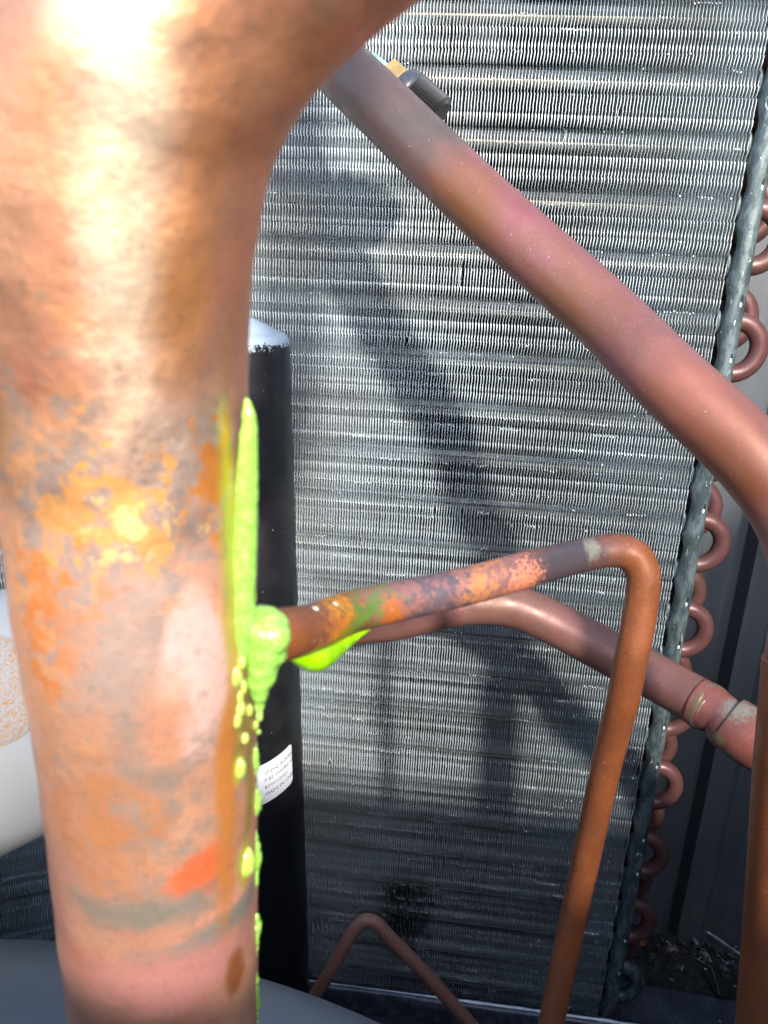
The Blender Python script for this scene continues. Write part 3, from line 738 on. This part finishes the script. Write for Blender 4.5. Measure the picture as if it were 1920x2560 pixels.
# separate droplets on the pipe
drops = [(588,1690,13,30),(598,1740,10,20),(608,1718,8,22),(598,1770,12,30),(624,1775,8,18),(592,1800,10,24),(612,1845,9,16),(604,1655,10,20),(636,1695,7,22),(640,1815,6,16),(600,1920,13,33),(613,2155,22,45)]
for i, (x, y, rx, ry) in enumerate(drops):
    ys = [q[1] for q in BIG]; xc = float(np.interp(y, ys, [q[0] for q in BIG])); Z = zbig(y); rp = .01745*FPX/Z
    Zs = Z-.01745*math.sqrt(max(.02, 1-min(.99, (x-xc)/rp)**2)); q = px_r(rx, Zs); Zs += q*.75; q *= 1.25
    lab = {10: 'elongated yellow foam drop on the near pipe left of the paper label', 11: 'largest yellow foam drop, lowest on the near pipe'}.get(i, None)
    small = ['long yellow foam drop, topmost left of the cluster under the green streak', 'foam drop just right of and below the topmost left one',
             'foam drop at the middle of the cluster, beside the bare orange copper', 'long foam drop at the left edge of the cluster', 'narrow foam drop at the right, halfway down the cluster',
             'foam drop lowest at the left of the cluster', 'lowest single foam drop of the cluster above the elongated one', 'short foam drop directly under the tail of the green streak',
             'tiny foam drop high at the right of the cluster', 'tiny foam drop low at the right, against the foam collar tail']
    if lab is None: lab = small[i]
    a, b = ell((0, 0, 0), (q, q*1.1, px_r(ry, Zs)), 20, 14)
    a = [tuple(np.array(v_)*(1+.12*mnoise.noise(Vector(v_)*600+Vector((i, 0, 0))))) for v_ in a]
    c = np.array(at(x, y, Zs)); o = mesh_obj('foam_drop', np.array(a)+c, b, M['foam_drop'], None, c)
    if i < 10: tag(o, lab, 'foam drop', 'small foam drops below the branch tube')
    else: tag(o, lab, 'foam drop')

# ------------------------------------------------------------------ litter on the pan
def flat_leaf(outline, z, mat, curl=.001, name='leaf'):
    pts = [on_z(px, py, z) for px, py in outline]; c = sum(pts)/len(pts)
    V = [tuple(c+np.array((0, 0, curl)))]; n = len(pts)
    for k, fr_ in enumerate((.5, 1.)):
        for i, p_ in enumerate(pts): q = c+(p_-c)*fr_; V.append((q[0], q[1], z+curl*(1-fr_)+(.0012*mnoise.noise(Vector(q)*300) if k else 0)+.0008))
    F = [(0, 1+i, 1+(i+1) % n) for i in range(n)]+[(1+i, 1+n+i, 1+n+(i+1) % n, 1+(i+1) % n) for i in range(n)]
    o = mesh_obj(name, V, F, mat, None, tuple(c)); return o
zc = lambda x, y: (1300+x/2.676, 1900+y/2.676)
lf = flat_leaf([zc(*p_) for p_ in [(1080,1290),(1180,1310),(1290,1340),(1390,1400),(1440,1420),(1420,1480),(1400,1580),(1345,1600),(1290,1540),(1240,1440),(1180,1390),(1090,1350)]], .004, M['deadleaf'], .003, 'dead_leaf')
tag(lf, 'black rotten leaf lying on the base pan in the lower right corner', 'leaf')
lf = flat_leaf([zc(*p_) for p_ in [(750,1215),(790,1200),(830,1205),(850,1225),(835,1250),(800,1250),(770,1240)]], .010, M['leaf'], .003, 'leaf_scrap')
tag(lf, 'orange scrap of dry leaf under the lowest copper return bend', 'leaf')
def stick(p, z, r, mat, label, name='straw'):
    A = catmull([on_z(*zc(*q), zq) for q, zq in zip(p, z)], 5); a, b = sweep(A, r, 8, .1)
    tag(mesh_obj(name, a, b, mat, None, tuple(A[0])), label, 'straw')
stick([(1230,1135),(1330,1200),(1400,1250),(1475,1300)], [.02,.02,.021,.022], .0009, M['straw'], 'pale straw lying against the panel at the far right')
stick([(1140,1310),(1220,1350),(1280,1385)], [.008,.008,.008], .0006, M['chip'], 'dull stem lying across the black rotten leaf')
stick([(1280,1385),(1310,1480),(1335,1570)], [.0085,.0085,.0085], .0005, M['chip'], 'thin vein-like stem running down the black rotten leaf')
stick([(1210,1280),(1280,1350)], [.011,.011], .0006, M['straw'], 'short bent straw above the black rotten leaf')
a, b = ell(on_z(*zc(1020, 1270), .006), (.006, .005, .004), 14, 9); tag(mesh_obj('snail_shell', a, b, M['solder'], None, on_z(*zc(1020, 1270), .002)), 'small round brownish husk in the litter near the panel', 'husk')
# soil ridge and crumbs along the panel foot
V = []; F = []; nx, ny = 90, 14
for i in range(nx+1):
    for j in range(ny+1):
        x = .012+.19*i/nx; y = .076-.036*j/ny-(.012*x/.2)
        h = .013*max(0, math.sin(math.pi*min(1, .5+j/ny*.55)))*(.65+.6*mnoise.noise(Vector((x*60, y*60, 1))))*(1-(j/ny)**2)+.0025*mnoise.noise(Vector((x*400, y*400, 4)))*(1-j/ny)
        V.append((x, y, max(.0005, h)))
F = [(i*(ny+1)+j, (i+1)*(ny+1)+j, (i+1)*(ny+1)+j+1, i*(ny+1)+j+1) for i in range(nx) for j in range(ny)]
o = mesh_obj('soil', V, F, M['soil'], None, (0, 0, 0)); o['kind'] = 'stuff'; o['label'] = 'dark damp soil gathered along the foot of the panel'; o['category'] = 'soil'
V = []; F = []; MI = []
for i in range(420):
    if i < 260: x = random.uniform(.02, .19); y = .072-abs(random.gauss(0, .014)); z = .009*random.random()+.003
    else: x = random.uniform(.01, .2); y = random.uniform(-.01, .06); z = .0012
    s = random.uniform(.0005, .0022) if i < 260 else random.uniform(.0003, .0009)
    R_ = np.array(Matrix.Rotation(random.random()*6.28, 3, Vector((random.gauss(0, 1), random.gauss(0, 1), random.gauss(0, 1))).normalized()))
    a, b = box(-s*random.uniform(.6, 2.2), s, -s*.6, s*.6, -s*.25, s*.25); o_ = len(V)
    V += [tuple(R_@np.array(q)+np.array((x, y, z+s))) for q in a]; F += [tuple(c+o_ for c in q) for q in b]; MI += [random.choice((0, 0, 0, 0, 0, 0, 1))]*6
o = mesh_obj('litter_crumbs', V, F, None, None, (0, 0, 0), False, [M['chip'], M['straw']], MI); o['kind'] = 'stuff'; o['label'] = 'grey and straw coloured crumbs of litter scattered over the base pan'; o['category'] = 'litter'
